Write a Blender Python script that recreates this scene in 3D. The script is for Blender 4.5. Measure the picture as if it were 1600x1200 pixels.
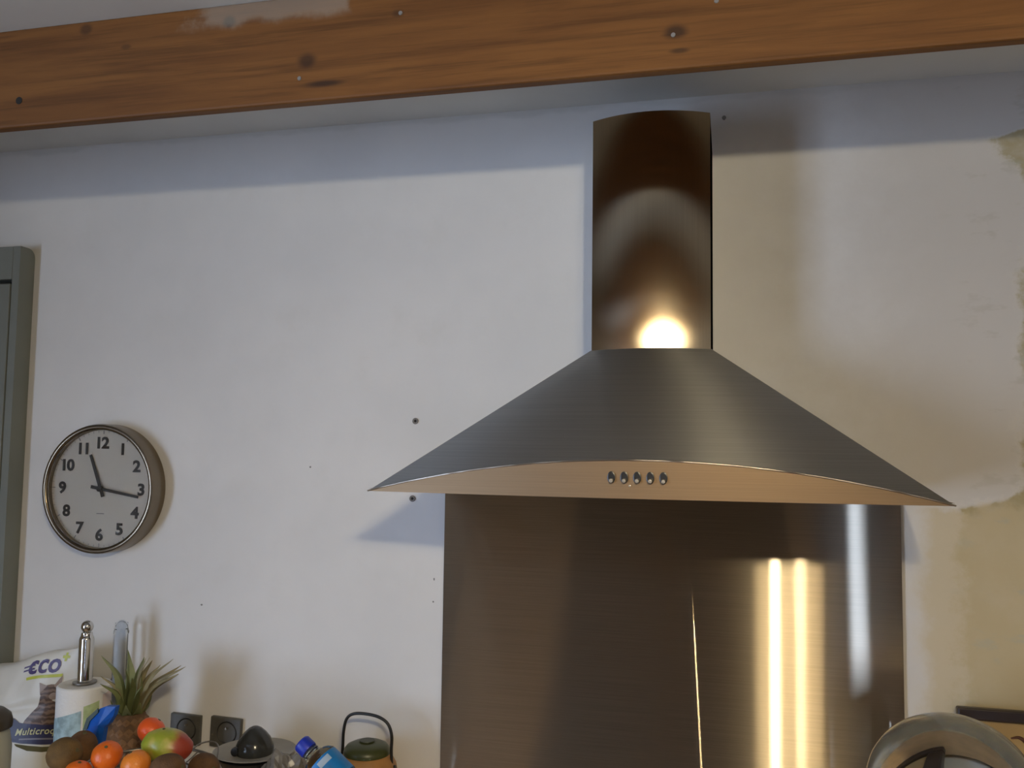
import bpy, bmesh, math, random
from mathutils import Vector, Matrix, noise
random.seed(7)
PI = math.pi
for o in list(bpy.data.objects):
    bpy.data.objects.remove(o)
scene = bpy.context.scene
COL = scene.collection

# ------------------------------------------------------------------ camera
cam_data = bpy.data.cameras.new('camera')
cam_data.sensor_fit = 'HORIZONTAL'
cam_data.sensor_width = 36.0
cam_data.lens = 36.0 * 1380.0 / 1600.0
cam_data.clip_start = 0.02
cam = bpy.data.objects.new('camera', cam_data)
COL.objects.link(cam)
scene.camera = cam
yaw, pitch, roll = math.radians(13.8), math.radians(4.2), math.radians(0.77)
fw = Vector((-math.sin(yaw) * math.cos(pitch), math.cos(yaw) * math.cos(pitch), math.sin(pitch)))
rt = Vector((math.cos(yaw), math.sin(yaw), 0))
up = rt.cross(fw)
R_ = rt * math.cos(roll) + up * math.sin(roll)
U_ = -rt * math.sin(roll) + up * math.cos(roll)
cam.matrix_world = Matrix(((R_.x, U_.x, -fw.x, 0.135), (R_.y, U_.y, -fw.y, -1.8),
                           (R_.z, U_.z, -fw.z, 1.675), (0, 0, 0, 1)))

# ------------------------------------------------------------------ world, daylight, exposure
DAY = 21.0
LAMP = 1300.0
world = bpy.data.worlds.new('sky')
scene.world = world
world.use_nodes = True
bg = world.node_tree.nodes['Background']
bg.inputs['Color'].default_value = (0.55, 0.70, 0.98, 1)
bg.inputs['Strength'].default_value = DAY


def portal(name, loc, rot, sx, sy):
    d = bpy.data.lights.new(name, 'AREA')
    d.shape = 'RECTANGLE'
    d.size, d.size_y = sx, sy
    d.cycles.is_portal = True
    o = bpy.data.objects.new(name, d)
    o.location = loc
    o.rotation_euler = rot
    COL.objects.link(o)


portal('daylight_portal', (-2.62, -3.55, 1.2), (0, -PI / 2, 0), 1.8, 1.5)
vs = scene.view_settings
vs.view_transform = 'Standard'
vs.look = 'None'
vs.exposure = 0.0
vs.gamma = 1.0
vs.use_curve_mapping = False
cy = scene.cycles
cy.max_bounces, cy.diffuse_bounces, cy.glossy_bounces, cy.transmission_bounces = 10, 4, 4, 10
cy.sample_clamp_indirect = 8.0


# ------------------------------------------------------------------ material helpers
class NT:
    def __init__(s, name):
        s.m = bpy.data.materials.new(name)
        s.m.use_nodes = True
        s.t = s.m.node_tree
        s.n = s.t.nodes
        s.bsdf = s.n['Principled BSDF']
        s.out = s.n['Material Output']

    def add(s, typ, **kw):
        n = s.n.new(typ)
        for k, v in kw.items():
            setattr(n, k, v)
        return n

    def ln(s, a, b):
        s.t.links.new(a, b)

    def val(s, sock, v):
        if hasattr(v, 'is_linked') or isinstance(v, bpy.types.NodeSocket):
            s.ln(v, sock)
        else:
            sock.default_value = v

    def math(s, op, a, b=0.0, c=0.0, clamp=False):
        n = s.add('ShaderNodeMath', operation=op, use_clamp=clamp)
        s.val(n.inputs[0], a)
        s.val(n.inputs[1], b)
        s.val(n.inputs[2], c)
        return n.outputs[0]

    def mix(s, f, a, b, mode='MIX'):
        n = s.add('ShaderNodeMix', data_type='RGBA', blend_type=mode)
        s.val(n.inputs[0], f)
        for i, v in ((6, a), (7, b)):
            if isinstance(v, tuple) and len(v) == 3:
                v = v + (1,)
            s.val(n.inputs[i], v)
        return n.outputs[2]

    def smooth(s, x, lo, hi):
        n = s.add('ShaderNodeMapRange', interpolation_type='SMOOTHSTEP')
        s.val(n.inputs[0], x)
        n.inputs[1].default_value, n.inputs[2].default_value = lo, hi
        n.inputs[3].default_value, n.inputs[4].default_value = 0, 1
        return n.outputs[0]

    def coord(s, which='Object', scale=None):
        c = s.add('ShaderNodeTexCoord').outputs[which]
        if scale:
            mp = s.add('ShaderNodeMapping')
            mp.inputs['Scale'].default_value = scale
            s.ln(c, mp.inputs[0])
            c = mp.outputs[0]
        return c

    def noise(s, c, scale, detail=3, rough=0.5, dist=0.0):
        n = s.add('ShaderNodeTexNoise')
        s.ln(c, n.inputs['Vector'])
        n.inputs['Scale'].default_value = scale
        n.inputs['Detail'].default_value = detail
        n.inputs['Roughness'].default_value = rough
        n.inputs['Distortion'].default_value = dist
        return n.outputs[0]

    def bump(s, h, strength, dist=0.002):
        n = s.add('ShaderNodeBump')
        n.inputs['Strength'].default_value = strength
        n.inputs['Distance'].default_value = dist
        s.ln(h, n.inputs['Height'])
        return n.outputs[0]


def plain(name, col, rough=0.5, metallic=0.0, var=0.0, vscale=20, bump=0.0, bscale=80, spec=None, coat=0.0):
    t = NT(name)
    b = t.bsdf
    b.inputs['Roughness'].default_value = rough
    b.inputs['Metallic'].default_value = metallic
    if spec is not None:
        b.inputs['Specular IOR Level'].default_value = spec
    b.inputs['Coat Weight'].default_value = coat
    c = t.coord()
    if var:
        n = t.smooth(t.noise(c, vscale, 4), 0.3, 0.7)
        a = tuple(max(0, x * (1 - var)) for x in col)
        d = tuple(min(1, x * (1 + var)) for x in col)
        t.ln(t.mix(n, a, d), b.inputs['Base Color'])
    else:
        b.inputs['Base Color'].default_value = col + (1,)
    if bump:
        t.ln(t.bump(t.noise(c, bscale, 3), bump), b.inputs['Normal'])
    return t.m


def steel(name, col, rough, aniso, tang, rough2=None, mixf=0.0, dist='GGX', aniso2=0.0, crease=None, warp=0.0, wscale=(3, 1, 0.5), grain=(4, 4, 900), gvar=0.05):
    """brushed stainless steel: anisotropic glossy lobe plus a broader one"""
    t = NT(name)
    c = t.coord()
    mp = t.add('ShaderNodeMapping')
    mp.inputs['Scale'].default_value = grain
    t.ln(c, mp.inputs[0])
    g = t.noise(mp.outputs[0], 1.0, 2)
    colr = t.mix(t.smooth(g, 0.3, 0.7), tuple(x * (1 - gvar) for x in col), tuple(min(1, x * (1 + gvar)) for x in col))
    tv = t.add('ShaderNodeCombineXYZ')
    for i in range(3):
        tv.inputs[i].default_value = tang[i]
    gl = t.add('ShaderNodeBsdfAnisotropic')
    gl.distribution = dist
    t.ln(colr, gl.inputs['Color'])
    gl.inputs['Roughness'].default_value = rough
    gl.inputs['Anisotropy'].default_value = aniso
    t.ln(tv.outputs[0], gl.inputs['Tangent'])
    if warp:
        mw = t.add('ShaderNodeMapping')
        mw.inputs['Scale'].default_value = wscale
        t.ln(c, mw.inputs[0])
        hgt = t.math('MULTIPLY', t.noise(mw.outputs[0], 1.0, 1.5), warp)
        if crease:                      # a shallow upright crease in the sheet
            x0, k, ztop, wd, dp = crease
            sp = t.add('ShaderNodeSeparateXYZ')
            t.ln(c, sp.inputs[0])
            dx = t.math('DIVIDE', t.math('SUBTRACT', t.math('SUBTRACT', sp.outputs[0], x0), t.math('MULTIPLY', sp.outputs[2], k)), wd)
            gs = t.math('POWER', 2.718, t.math('MULTIPLY', t.math('MULTIPLY', dx, dx), -1.0))
            fade = t.math('SUBTRACT', 1.0, t.smooth(sp.outputs[2], ztop - 0.32, ztop))
            hgt = t.math('ADD', hgt, t.math('MULTIPLY', t.math('MULTIPLY', gs, fade), dp))
        nrm = t.bump(hgt, 1.0, 1.0)
        t.ln(nrm, gl.inputs['Normal'])
    sh = gl.outputs[0]
    if mixf:
        g2 = t.add('ShaderNodeBsdfAnisotropic')
        g2.distribution = 'GGX'
        t.ln(colr, g2.inputs['Color'])
        g2.inputs['Roughness'].default_value = rough2
        g2.inputs['Anisotropy'].default_value = aniso2
        t.ln(tv.outputs[0], g2.inputs['Tangent'])
        mx = t.add('ShaderNodeMixShader')
        mx.inputs[0].default_value = mixf
        t.ln(sh, mx.inputs[1])
        t.ln(g2.outputs[0], mx.inputs[2])
        sh = mx.outputs[0]
    t.ln(sh, t.out.inputs['Surface'])
    return t.m


def glass(name, col=(0.96, 0.98, 0.97), rough=0.0, ior=1.45):
    t = NT(name)
    b = t.bsdf
    b.inputs['Base Color'].default_value = col + (1,)
    b.inputs['Roughness'].default_value = rough
    b.inputs['IOR'].default_value = ior
    b.inputs['Transmission Weight'].default_value = 1.0
    return t.m


# ------------------------------------------------------------------ mesh helpers
def mesh_obj(name, verts, faces, mat, parent=None, smooth=False, auto=None):
    me = bpy.data.meshes.new(name)
    me.from_pydata([tuple(v) for v in verts], [], faces)
    me.validate()
    return link(name, me, mat, parent, smooth, auto)


def link(name, me, mat, parent=None, smooth=False, auto=None):
    bm = bmesh.new()
    bm.from_mesh(me)
    bmesh.ops.recalc_face_normals(bm, faces=bm.faces)
    bm.to_mesh(me)
    bm.free()
    o = bpy.data.objects.new(name, me)
    COL.objects.link(o)
    if mat:
        me.materials.append(mat)
    if parent:
        o.parent = parent
    if smooth:
        for p in me.polygons:
            p.use_smooth = True
        if auto is not None:
            me.set_sharp_from_angle(angle=math.radians(auto))
    return o


def empty(name, loc=(0, 0, 0), rot=(0, 0, 0)):
    o = bpy.data.objects.new(name, None)
    o.location = loc
    o.rotation_euler = rot
    o.empty_display_size = 0.05
    COL.objects.link(o)
    return o


def tag(o, label, cat, group=None, kind=None):
    o['label'] = label
    o['category'] = cat
    if group:
        o['group'] = group
    if kind:
        o['kind'] = kind
    return o


def struct(o, label=None):
    o['kind'] = 'structure'
    if label:
        o['label'] = label
    return o


def box(name, lo, hi, mat, parent=None, bev=0.0, seg=2):
    bm = bmesh.new()
    bmesh.ops.create_cube(bm, size=1.0)
    for v in bm.verts:
        v.co = Vector([(lo[i] + hi[i]) / 2 + v.co[i] * (hi[i] - lo[i]) for i in range(3)])
    if bev:
        bmesh.ops.bevel(bm, geom=bm.edges[:], offset=bev, segments=seg, affect='EDGES', profile=0.5)
    me = bpy.data.meshes.new(name)
    bm.to_mesh(me)
    bm.free()
    return link(name, me, mat, parent)


def lathe(name, prof, mat, parent=None, seg=48, axis='Z', loc=(0, 0, 0), auto=35, wob=None, sx=1.0, sy=1.0):
    """prof: list of (r, h) revolved about the axis; r == 0 closes the end"""
    verts, faces, rings = [], [], []
    for r, h in prof:
        if r < 1e-7:
            rings.append([len(verts)])
            verts.append(Vector((0, 0, h)))
        else:
            ids = []
            for k in range(seg):
                a = 2 * PI * k / seg
                rr = r * (wob(a, h) if wob else 1)
                ids.append(len(verts))
                verts.append(Vector((rr * math.cos(a) * sx, rr * math.sin(a) * sy, h)))
            rings.append(ids)
    for A, B in zip(rings, rings[1:]):
        if len(A) == 1 and len(B) == 1:
            continue
        for k in range(seg):
            k2 = (k + 1) % seg
            if len(A) == 1:
                faces.append((A[0], B[k], B[k2]))
            elif len(B) == 1:
                faces.append((A[k], A[k2], B[0]))
            else:
                faces.append((A[k], A[k2], B[k2], B[k]))
    if axis == 'Y':      # h runs towards -Y (out of the wall)
        verts = [Vector((v.x, -v.z, v.y)) for v in verts]
    elif axis == 'X':
        verts = [Vector((v.z, v.x, v.y)) for v in verts]
    verts = [v + Vector(loc) for v in verts]
    return mesh_obj(name, verts, faces, mat, parent, True, auto)


def tube_geo(pts, r, seg=10, closed=False, radii=None):
    pts = [Vector(p) for p in pts]
    n = len(pts)
    verts, faces = [], []
    prev = None
    for i, p in enumerate(pts):
        if closed:
            d = pts[(i + 1) % n] - pts[i - 1]
        else:
            d = pts[min(i + 1, n - 1)] - pts[max(i - 1, 0)]
        d.normalize()
        if prev is None:
            a = d.orthogonal().normalized()
        else:
            a = (prev - d * prev.dot(d)).normalized()
        prev = a
        b = d.cross(a)
        rr = radii[i] if radii else r
        for k in range(seg):
            t = 2 * PI * k / seg
            verts.append(p + (a * math.cos(t) + b * math.sin(t)) * rr)
    m = n if closed else n - 1
    for i in range(m):
        for k in range(seg):
            k2 = (k + 1) % seg
            j = (i + 1) % n
            faces.append((i * seg + k, i * seg + k2, j * seg + k2, j * seg + k))
    if not closed:
        faces.append(tuple(range(seg))[::-1])
        faces.append(tuple((n - 1) * seg + k for k in range(seg)))
    return verts, faces


def tube(name, pts, r, mat, parent=None, seg=10, closed=False, radii=None):
    v, f = tube_geo(pts, r, seg, closed, radii)
    return mesh_obj(name, v, f, mat, parent, True, 60)


def spline(ctrl, n=10):
    """Catmull-Rom through the control points"""
    P = [Vector(c) for c in ctrl]
    P = [P[0] * 2 - P[1]] + P + [P[-1] * 2 - P[-2]]
    out = []
    for i in range(1, len(P) - 2):
        for k in range(n):
            t = k / n
            a, b, c, d = P[i - 1], P[i], P[i + 1], P[i + 2]
            out.append(0.5 * ((2 * b) + (c - a) * t + (2 * a - 5 * b + 4 * c - d) * t * t + (3 * b - a - 3 * c + d) * t ** 3))
    out.append(P[-2])
    return out


def text_mesh(body, size, bold=0.0, shear=0.0, extrude=0.0005, align='CENTER', space=1.0, res=3):
    cu = bpy.data.curves.new('lettering', 'FONT')
    cu.body = body
    cu.size = size
    cu.offset = bold
    cu.shear = shear
    cu.extrude = extrude
    cu.align_x = align
    cu.space_character = space
    cu.resolution_u = res
    ob = bpy.data.objects.new('lettering', cu)
    COL.objects.link(ob)
    bpy.context.view_layer.update()
    me = bpy.data.meshes.new_from_object(ob.evaluated_get(bpy.context.evaluated_depsgraph_get()))
    bpy.data.objects.remove(ob)
    bpy.data.curves.remove(cu)
    me.materials.clear()
    return me


# ------------------------------------------------------------------ materials
def wall_material():
    t = NT('painted_plaster')
    c = t.coord()
    sep = t.add('ShaderNodeSeparateXYZ')
    t.ln(c, sep.inputs[0])
    X, Z = sep.outputs[0], sep.outputs[2]
    big = t.noise(c, 2.2, 4, 0.55)
    mid = t.noise(c, 9.0, 5, 0.6)
    base = t.mix(t.smooth(big, 0.3, 0.7), (0.70, 0.69, 0.68), (0.78, 0.765, 0.75))
    base = t.mix(t.math('MULTIPLY', t.smooth(mid, 0.5, 0.8), 0.25), base, (0.64, 0.62, 0.58))
    # old yellowed plaster right of the painted field, ragged edge
    ramp = t.add('ShaderNodeValToRGB')
    zz = t.math('DIVIDE', t.math('SUBTRACT', Z, 0.9), 1.5)
    t.ln(zz, ramp.inputs[0])
    el = ramp.color_ramp.elements
    pts = [(0.0, 0.53), (1.50, 0.545), (1.575, 0.555), (1.605, 0.65), (1.9, 0.655), (2.08, 0.672), (2.16, 0.70), (2.22, 0.64), (2.27, 0.60), (2.32, 0.80), (2.40, 0.80)]
    while len(el) < len(pts):
        el.new(0.5)
    for e, (z, x) in zip(el, pts):
        e.position = max(0, (z - 0.9) / 1.5)
        g = (x - 0.4) / 0.5
        e.color = (g, g, g, 1)
    bx = t.math('MULTIPLY_ADD', ramp.outputs[0], 0.5, 0.4)
    edge = t.math('MULTIPLY', t.math('SUBTRACT', t.noise(c, 13, 5, 0.65), 0.5), 0.13)
    s = t.math('ADD', t.math('SUBTRACT', X, bx), edge)
    m1 = t.smooth(s, -0.012, 0.02)
    m1 = t.math('MULTIPLY', m1, t.math('MULTIPLY_ADD', t.smooth(mid, 0.25, 0.6), 0.35, 0.65))
    old = t.mix(mid, (0.29, 0.225, 0.095), (0.38, 0.32, 0.18))
    base = t.mix(m1, base, old)
    # faint yellowing beside the steel panel
    s2 = t.math('ADD', t.math('SUBTRACT', X, 0.46), t.math('MULTIPLY', edge, 0.7))
    m2 = t.math('MULTIPLY', t.smooth(s2, -0.02, 0.05), t.smooth(t.math('SUBTRACT', 1.585, t.math('ADD', Z, edge)), -0.015, 0.02))
    base = t.mix(t.math('MULTIPLY', m2, 0.85), base, (0.47, 0.38, 0.23))
    # greenish worn streaks at the upper right
    m5 = t.math('MULTIPLY', t.smooth(t.noise(t.coord('Object', (1, 1, 2.2)), 11, 4, 0.6), 0.56, 0.66), t.smooth(X, 0.5, 0.62))
    base = t.mix(t.math('MULTIPLY', m5, 0.5), base, (0.36, 0.35, 0.27))
    # unpainted filler along the ceiling joint
    e3 = t.math('MULTIPLY', t.math('SUBTRACT', t.noise(c, 5, 4, 0.6), 0.5), 0.06)
    m3 = t.smooth(t.math('ADD', Z, e3), 2.384, 2.396)
    base = t.mix(t.math('MULTIPLY', m3, 0.3), base, (0.48, 0.48, 0.44))
    # grey tint right of the chimney: dirtier plaster plus dimmer daylight painted in
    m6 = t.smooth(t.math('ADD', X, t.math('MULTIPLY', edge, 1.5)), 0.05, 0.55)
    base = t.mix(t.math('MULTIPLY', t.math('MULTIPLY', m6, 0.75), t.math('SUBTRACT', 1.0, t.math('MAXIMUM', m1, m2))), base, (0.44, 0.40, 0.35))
    b = t.bsdf
    t.ln(base, b.inputs['Base Color'])
    b.inputs['Roughness'].default_value = 0.75
    b.inputs['Specular IOR Level'].default_value = 0.25
    h = t.math('ADD', t.math('MULTIPLY', t.noise(c, 60, 4), 0.5), t.math('MULTIPLY', big, 2.0))
    h = t.math('SUBTRACT', h, t.math('MULTIPLY', m1, 0.8))
    t.ln(t.bump(h, 0.25, 0.003), b.inputs['Normal'])
    return t.m


def wood_material(name, dark, light, knots=(), smear=None, rough=0.6, scale=1.0):
    t = NT(name)
    c = t.coord()
    sep = t.add('ShaderNodeSeparateXYZ')
    t.ln(c, sep.inputs[0])
    X, Z = sep.outputs[0], sep.outputs[2]
    g1 = t.noise(t.coord('Object', (1.2 * scale, 14 * scale, 14 * scale)), 2.0, 5, 0.6, 0.6)
    g2 = t.noise(t.coord('Object', (3 * scale, 90 * scale, 90 * scale)), 1.0, 4, 0.7)
    base = t.mix(t.smooth(g1, 0.25, 0.75), dark, light)
    base = t.mix(t.math('MULTIPLY', t.smooth(g2, 0.45, 0.72), 0.65), base, tuple(x * 0.6 for x in dark))
    for (kx, kz, rx, rz, amt) in knots:
        dx = t.math('DIVIDE', t.math('SUBTRACT', X, kx), rx)
        dz = t.math('DIVIDE', t.math('SUBTRACT', Z, kz), rz)
        d = t.math('SQRT', t.math('ADD', t.math('MULTIPLY', dx, dx), t.math('MULTIPLY', dz, dz)))
        d = t.math('ADD', d, t.math('MULTIPLY', t.math('SUBTRACT', g2, 0.5), 0.9))
        m = t.math('MULTIPLY', t.math('SUBTRACT', 1.0, t.smooth(d, 0.35, 1.15)), amt)
        base = t.mix(m, base, (0.030, 0.014, 0.007))
    if smear:
        x0, x1, z0 = smear
        n = t.math('MULTIPLY', t.math('SUBTRACT', t.noise(c, 16, 4, 0.6), 0.5), 0.14)
        m = t.math('MULTIPLY', t.smooth(t.math('ADD', X, n), x0, x0 + 0.04), t.math('SUBTRACT', 1.0, t.smooth(t.math('ADD', X, n), x1, x1 + 0.03)))
        m = t.math('MULTIPLY', m, t.smooth(t.math('ADD', Z, t.math('MULTIPLY', n, 0.3)), z0, z0 + 0.02))
        base = t.mix(t.math('MULTIPLY', m, 0.42), base, (0.36, 0.33, 0.28))
    b = t.bsdf
    t.ln(base, b.inputs['Base Color'])
    b.inputs['Roughness'].default_value = rough
    b.inputs['Specular IOR Level'].default_value = 0.3
    t.ln(t.bump(g2, 0.3, 0.001), b.inputs['Normal'])
    return t.m


M = {}
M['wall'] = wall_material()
M['ceiling'] = plain('ceiling_plaster', (0.66, 0.66, 0.63), 0.85, var=0.06, vscale=3, bump=0.2, bscale=30)
M['room'] = plain('room_wall_paint', (0.13, 0.095, 0.06), 0.8, var=0.12, vscale=2)
M['roomlight'] = plain('room_side_paint', (0.42, 0.37, 0.30), 0.8, var=0.08, vscale=2)
M['floor'] = wood_material('floor_boards', (0.06, 0.036, 0.02), (0.11, 0.066, 0.036), rough=0.5)
M['beam'] = wood_material('pine_beam', (0.135, 0.052, 0.012), (0.210, 0.088, 0.021),
                          knots=((-0.518, 2.289, 0.020, 0.016, 0.75), (0.063, 2.279, 0.020, 0.013, 0.8), (-0.487, 2.250, 0.045, 0.007, 0.85),
                                 (-0.936, 2.385, 0.014, 0.012, 0.6), (-0.66, 2.370, 0.014, 0.012, 0.85), (-0.855, 2.346, 0.012, 0.006, 0.5),
                                 (0.069, 2.250, 0.018, 0.005, 0.7), (-0.365, 2.352, 0.012, 0.008, 0.5), (-0.20, 2.362, 0.01, 0.006, 0.5), (0.40, 2.33, 0.015, 0.012, 0.6)),
                          smear=(-0.74, -0.46, 2.355))
M['beam2'] = wood_material('dark_pine_beam', (0.30, 0.12, 0.04), (0.44, 0.20, 0.07))
M['duct'] = steel('steel_duct', (0.47, 0.40, 0.30), 0.19, -0.74, (1, 0, 0), 0.24, 0.22, 'BECKMANN', -0.55, grain=(900, 900, 3))
M['canopy'] = steel('steel_canopy', (0.42, 0.41, 0.385), 0.32, 0.62, (1, 0, 0), 0.55, 0.2, grain=(4, 4, 900))
M['panel'] = steel('steel_front', (0.29, 0.195, 0.115), 0.50, 0.0, (1, 0, 0), 0.75, 0.4, grain=(4, 4, 900))
M['splash'] = steel('steel_splashback', (0.41, 0.35, 0.27), 0.19, 0.93, (1, 0, 0), 0.34, 0.26, 'BECKMANN', 0.78, (0.0855, -0.050, 0.66, 0.0035, 0.00036), warp=0.0006, wscale=(7.0, 1, 0.25), grain=(5, 5, 700), gvar=0.07)
M['trim'] = plain('bright_steel_edge', (0.50, 0.45, 0.38), 0.38, 1.0)
M['filter'] = plain('filter_mesh', (0.25, 0.25, 0.24), 0.5, 1.0, var=0.3, vscale=300)
M['black'] = plain('black_plastic', (0.012, 0.012, 0.013), 0.35, var=0.1)
M['button'] = plain('button_metal', (0.42, 0.38, 0.32), 0.35, 0.9)
M['chrome'] = plain('chrome', (0.70, 0.68, 0.64), 0.10, 1.0)
M['clockrim'] = plain('brushed_clock_case', (0.24, 0.195, 0.14), 0.25, 1.0, var=0.05)
M['dial'] = plain('clock_dial', (0.74, 0.69, 0.60), 0.6)
M['ink'] = plain('black_ink', (0.015, 0.014, 0.013), 0.5)
M['greyink'] = plain('grey_ink', (0.30, 0.28, 0.26), 0.5)
M['glass'] = glass('clear_glass', (0.97, 0.985, 0.98), 0.0, 1.25)
M['tubeglass'] = glass('thin_clear_glass', (0.97, 0.98, 0.98), 0.0, 1.12)
M['thinglass'] = glass('clock_glass', (1, 1, 1))
M['cupboard'] = plain('grey_green_paint', (0.20, 0.21, 0.185), 0.6, var=0.06, vscale=6)
M['gap'] = plain('dark_gap', (0.02, 0.02, 0.018), 0.9)
M['socket'] = plain('grey_socket_plastic', (0.085, 0.080, 0.068), 0.45, var=0.1, vscale=60)
M['socketin'] = plain('dark_socket_well', (0.018, 0.017, 0.015), 0.5)
M['hole'] = plain('bare_hole', (0.02, 0.018, 0.016), 0.9)
M['plug'] = plain('grey_wall_plug', (0.22, 0.21, 0.20), 0.6)
M['worktop'] = plain('worktop_laminate', (0.70, 0.50, 0.29), 0.4, var=0.10, vscale=40)
M['unit'] = plain('unit_front', (0.50, 0.47, 0.41), 0.5)
M['hob'] = plain('black_hob_glass', (0.01, 0.01, 0.011), 0.08)
M['bag'] = plain('white_plastic_film', (0.70, 0.685, 0.63), 0.38, var=0.04, vscale=12, bump=0.3, bscale=25)
M['purple'] = plain('purple_print', (0.055, 0.03, 0.14), 0.4)
M['navy'] = plain('navy_print', (0.030, 0.028, 0.085), 0.4, var=0.15)
M['lime'] = plain('lime_print', (0.50, 0.54, 0.05), 0.4)
M['paleprint'] = plain('pale_print', (0.58, 0.58, 0.33), 0.4)
M['greyprint'] = plain('grey_print', (0.22, 0.21, 0.26), 0.4)


def cat_material():
    t = NT('tabby_print')
    c = t.coord()
    w = t.add('ShaderNodeTexWave', wave_type='BANDS', bands_direction='Z')
    w.inputs['Scale'].default_value = 28
    w.inputs['Distortion'].default_value = 6
    w.inputs['Detail'].default_value = 3
    w.inputs['Detail Scale'].default_value = 2
    t.ln(c, w.inputs[0])
    t.ln(t.mix(t.smooth(w.outputs[1], 0.3, 0.8), (0.085, 0.05, 0.035), (0.21, 0.14, 0.105)), t.bsdf.inputs['Base Color'])
    t.bsdf.inputs['Roughness'].default_value = 0.4
    return t.m


M['cat'] = cat_material()
M['catpale'] = plain('pale_fur_print', (0.33, 0.25, 0.21), 0.4)
M['paper'] = plain('white_paper_towel', (0.80, 0.79, 0.76), 0.9, bump=0.5, bscale=160)
M['teal'] = plain('teal_printed_paper', (0.33, 0.46, 0.50), 0.8, var=0.25, vscale=70)
M['leafprint'] = plain('green_printed_paper', (0.45, 0.55, 0.28), 0.8, var=0.15, vscale=70)
M['pinkprint'] = plain('pink_printed_paper', (0.66, 0.54, 0.50), 0.8, var=0.08, vscale=40)
M['kiwi'] = plain('kiwi_skin', (0.150, 0.085, 0.024), 0.8, var=0.3, vscale=30, bump=0.6, bscale=400)
M['kiwib'] = plain('brown_kiwi_skin', (0.120, 0.058, 0.020), 0.8, var=0.3, vscale=30, bump=0.6, bscale=400)
M['orange'] = plain('clementine_peel', (0.78, 0.150, 0.012), 0.36, var=0.08, vscale=15, bump=0.35, bscale=260)
M['orange2'] = plain('pale_clementine_peel', (0.80, 0.24, 0.03), 0.36, var=0.08, vscale=15, bump=0.35, bscale=260)
M['redorange'] = plain('red_clementine_peel', (0.74, 0.10, 0.014), 0.34, var=0.08, vscale=15, bump=0.35, bscale=260)
M['stalk'] = plain('dry_stalk', (0.10, 0.09, 0.035), 0.8)


def mango_material():
    t = NT('mango_skin')
    c = t.coord()
    sep = t.add('ShaderNodeSeparateXYZ')
    t.ln(c, sep.inputs[0])
    n = t.math('MULTIPLY', t.math('SUBTRACT', t.noise(c, 28, 4, 0.6), 0.5), 0.035)
    m = t.smooth(t.math('ADD', sep.outputs[0], n), 0.008, 0.030)
    g = t.mix(t.smooth(t.noise(c, 35, 3), 0.42, 0.62), (0.30, 0.34, 0.03), (0.46, 0.40, 0.08))
    t.ln(t.mix(m, g, (0.33, 0.05, 0.028)), t.bsdf.inputs['Base Color'])
    t.bsdf.inputs['Roughness'].default_value = 0.35
    return t.m


M['mango'] = mango_material()
M['pineskin'] = plain('pineapple_skin', (0.13, 0.065, 0.025), 0.75, var=0.3, vscale=50, bump=0.4)
M['pineeye'] = plain('pineapple_eye', (0.20, 0.105, 0.045), 0.7, var=0.35, vscale=60)
M['leaf'] = plain('pineapple_leaf', (0.17, 0.19, 0.075), 0.55, var=0.25, vscale=22)
M['leafb'] = plain('dry_pineapple_leaf', (0.24, 0.20, 0.095), 0.6, var=0.25, vscale=22)
M['wire'] = plain('grey_wire', (0.30, 0.28, 0.25), 0.35, 0.9)
M['bluepack'] = plain('blue_packet_foil', (0.004, 0.085, 0.42), 0.35, var=0.2, vscale=30)
M['greenpack'] = plain('dark_green_packet_side', (0.035, 0.06, 0.05), 0.4)
M['juicer'] = plain('dark_glossy_plastic', (0.035, 0.036, 0.034), 0.16, var=0.1)
M['dish'] = plain('grey_plastic_dish', (0.30, 0.285, 0.255), 0.4, var=0.08)
M['capblue'] = plain('blue_cap_plastic', (0.008, 0.030, 0.42), 0.4)
M['labelblue'] = plain('blue_bottle_label', (0.01, 0.20, 0.58), 0.4, var=0.12, vscale=30)
M['labelwhite'] = plain('white_label_patch', (0.42, 0.55, 0.72), 0.4)
M['pet'] = glass('bottle_plastic', (0.85, 0.92, 0.95), 0.05, 1.2)
M['tan'] = plain('tan_stoneware', (0.40, 0.20, 0.065), 0.45, var=0.15, vscale=18)
M['olive'] = plain('olive_enamel', (0.055, 0.062, 0.018), 0.35, var=0.1)
M['olived'] = plain('dark_olive_enamel', (0.035, 0.040, 0.012), 0.4)
M['handle'] = plain('black_handle', (0.010, 0.009, 0.008), 0.4)
M['pan'] = plain('brown_enamel', (0.045, 0.025, 0.015), 0.22, coat=0.5)
M['film'] = plain('grey_crumpled_plastic', (0.17, 0.158, 0.138), 0.22, var=0.2)
M['frame'] = plain('dark_frame_wood', (0.018, 0.008, 0.005), 0.35, var=0.2)
M['board'] = plain('tan_board', (0.36, 0.235, 0.09), 0.7, var=0.12, vscale=9)
M['boardink'] = plain('brown_lettering', (0.075, 0.022, 0.010), 0.6)
M['jarlid'] = plain('dark_brown_lid', (0.055, 0.040, 0.022), 0.4)
M['jar'] = plain('pale_green_stoneware', (0.42, 0.41, 0.33), 0.45)
M['cream'] = plain('cream_ceramic', (0.55, 0.50, 0.40), 0.3)
M['brass'] = plain('aged_brass', (0.35, 0.25, 0.12), 0.35, 1.0)


def bulb_material(name, k, col=(1.0, 0.86, 0.58, 1)):
    t = NT(name)
    e = t.add('ShaderNodeEmission')
    e.inputs['Color'].default_value = col
    e.inputs['Strength'].default_value = LAMP * k
    t.ln(e.outputs[0], t.out.inputs['Surface'])
    return t.m


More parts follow.
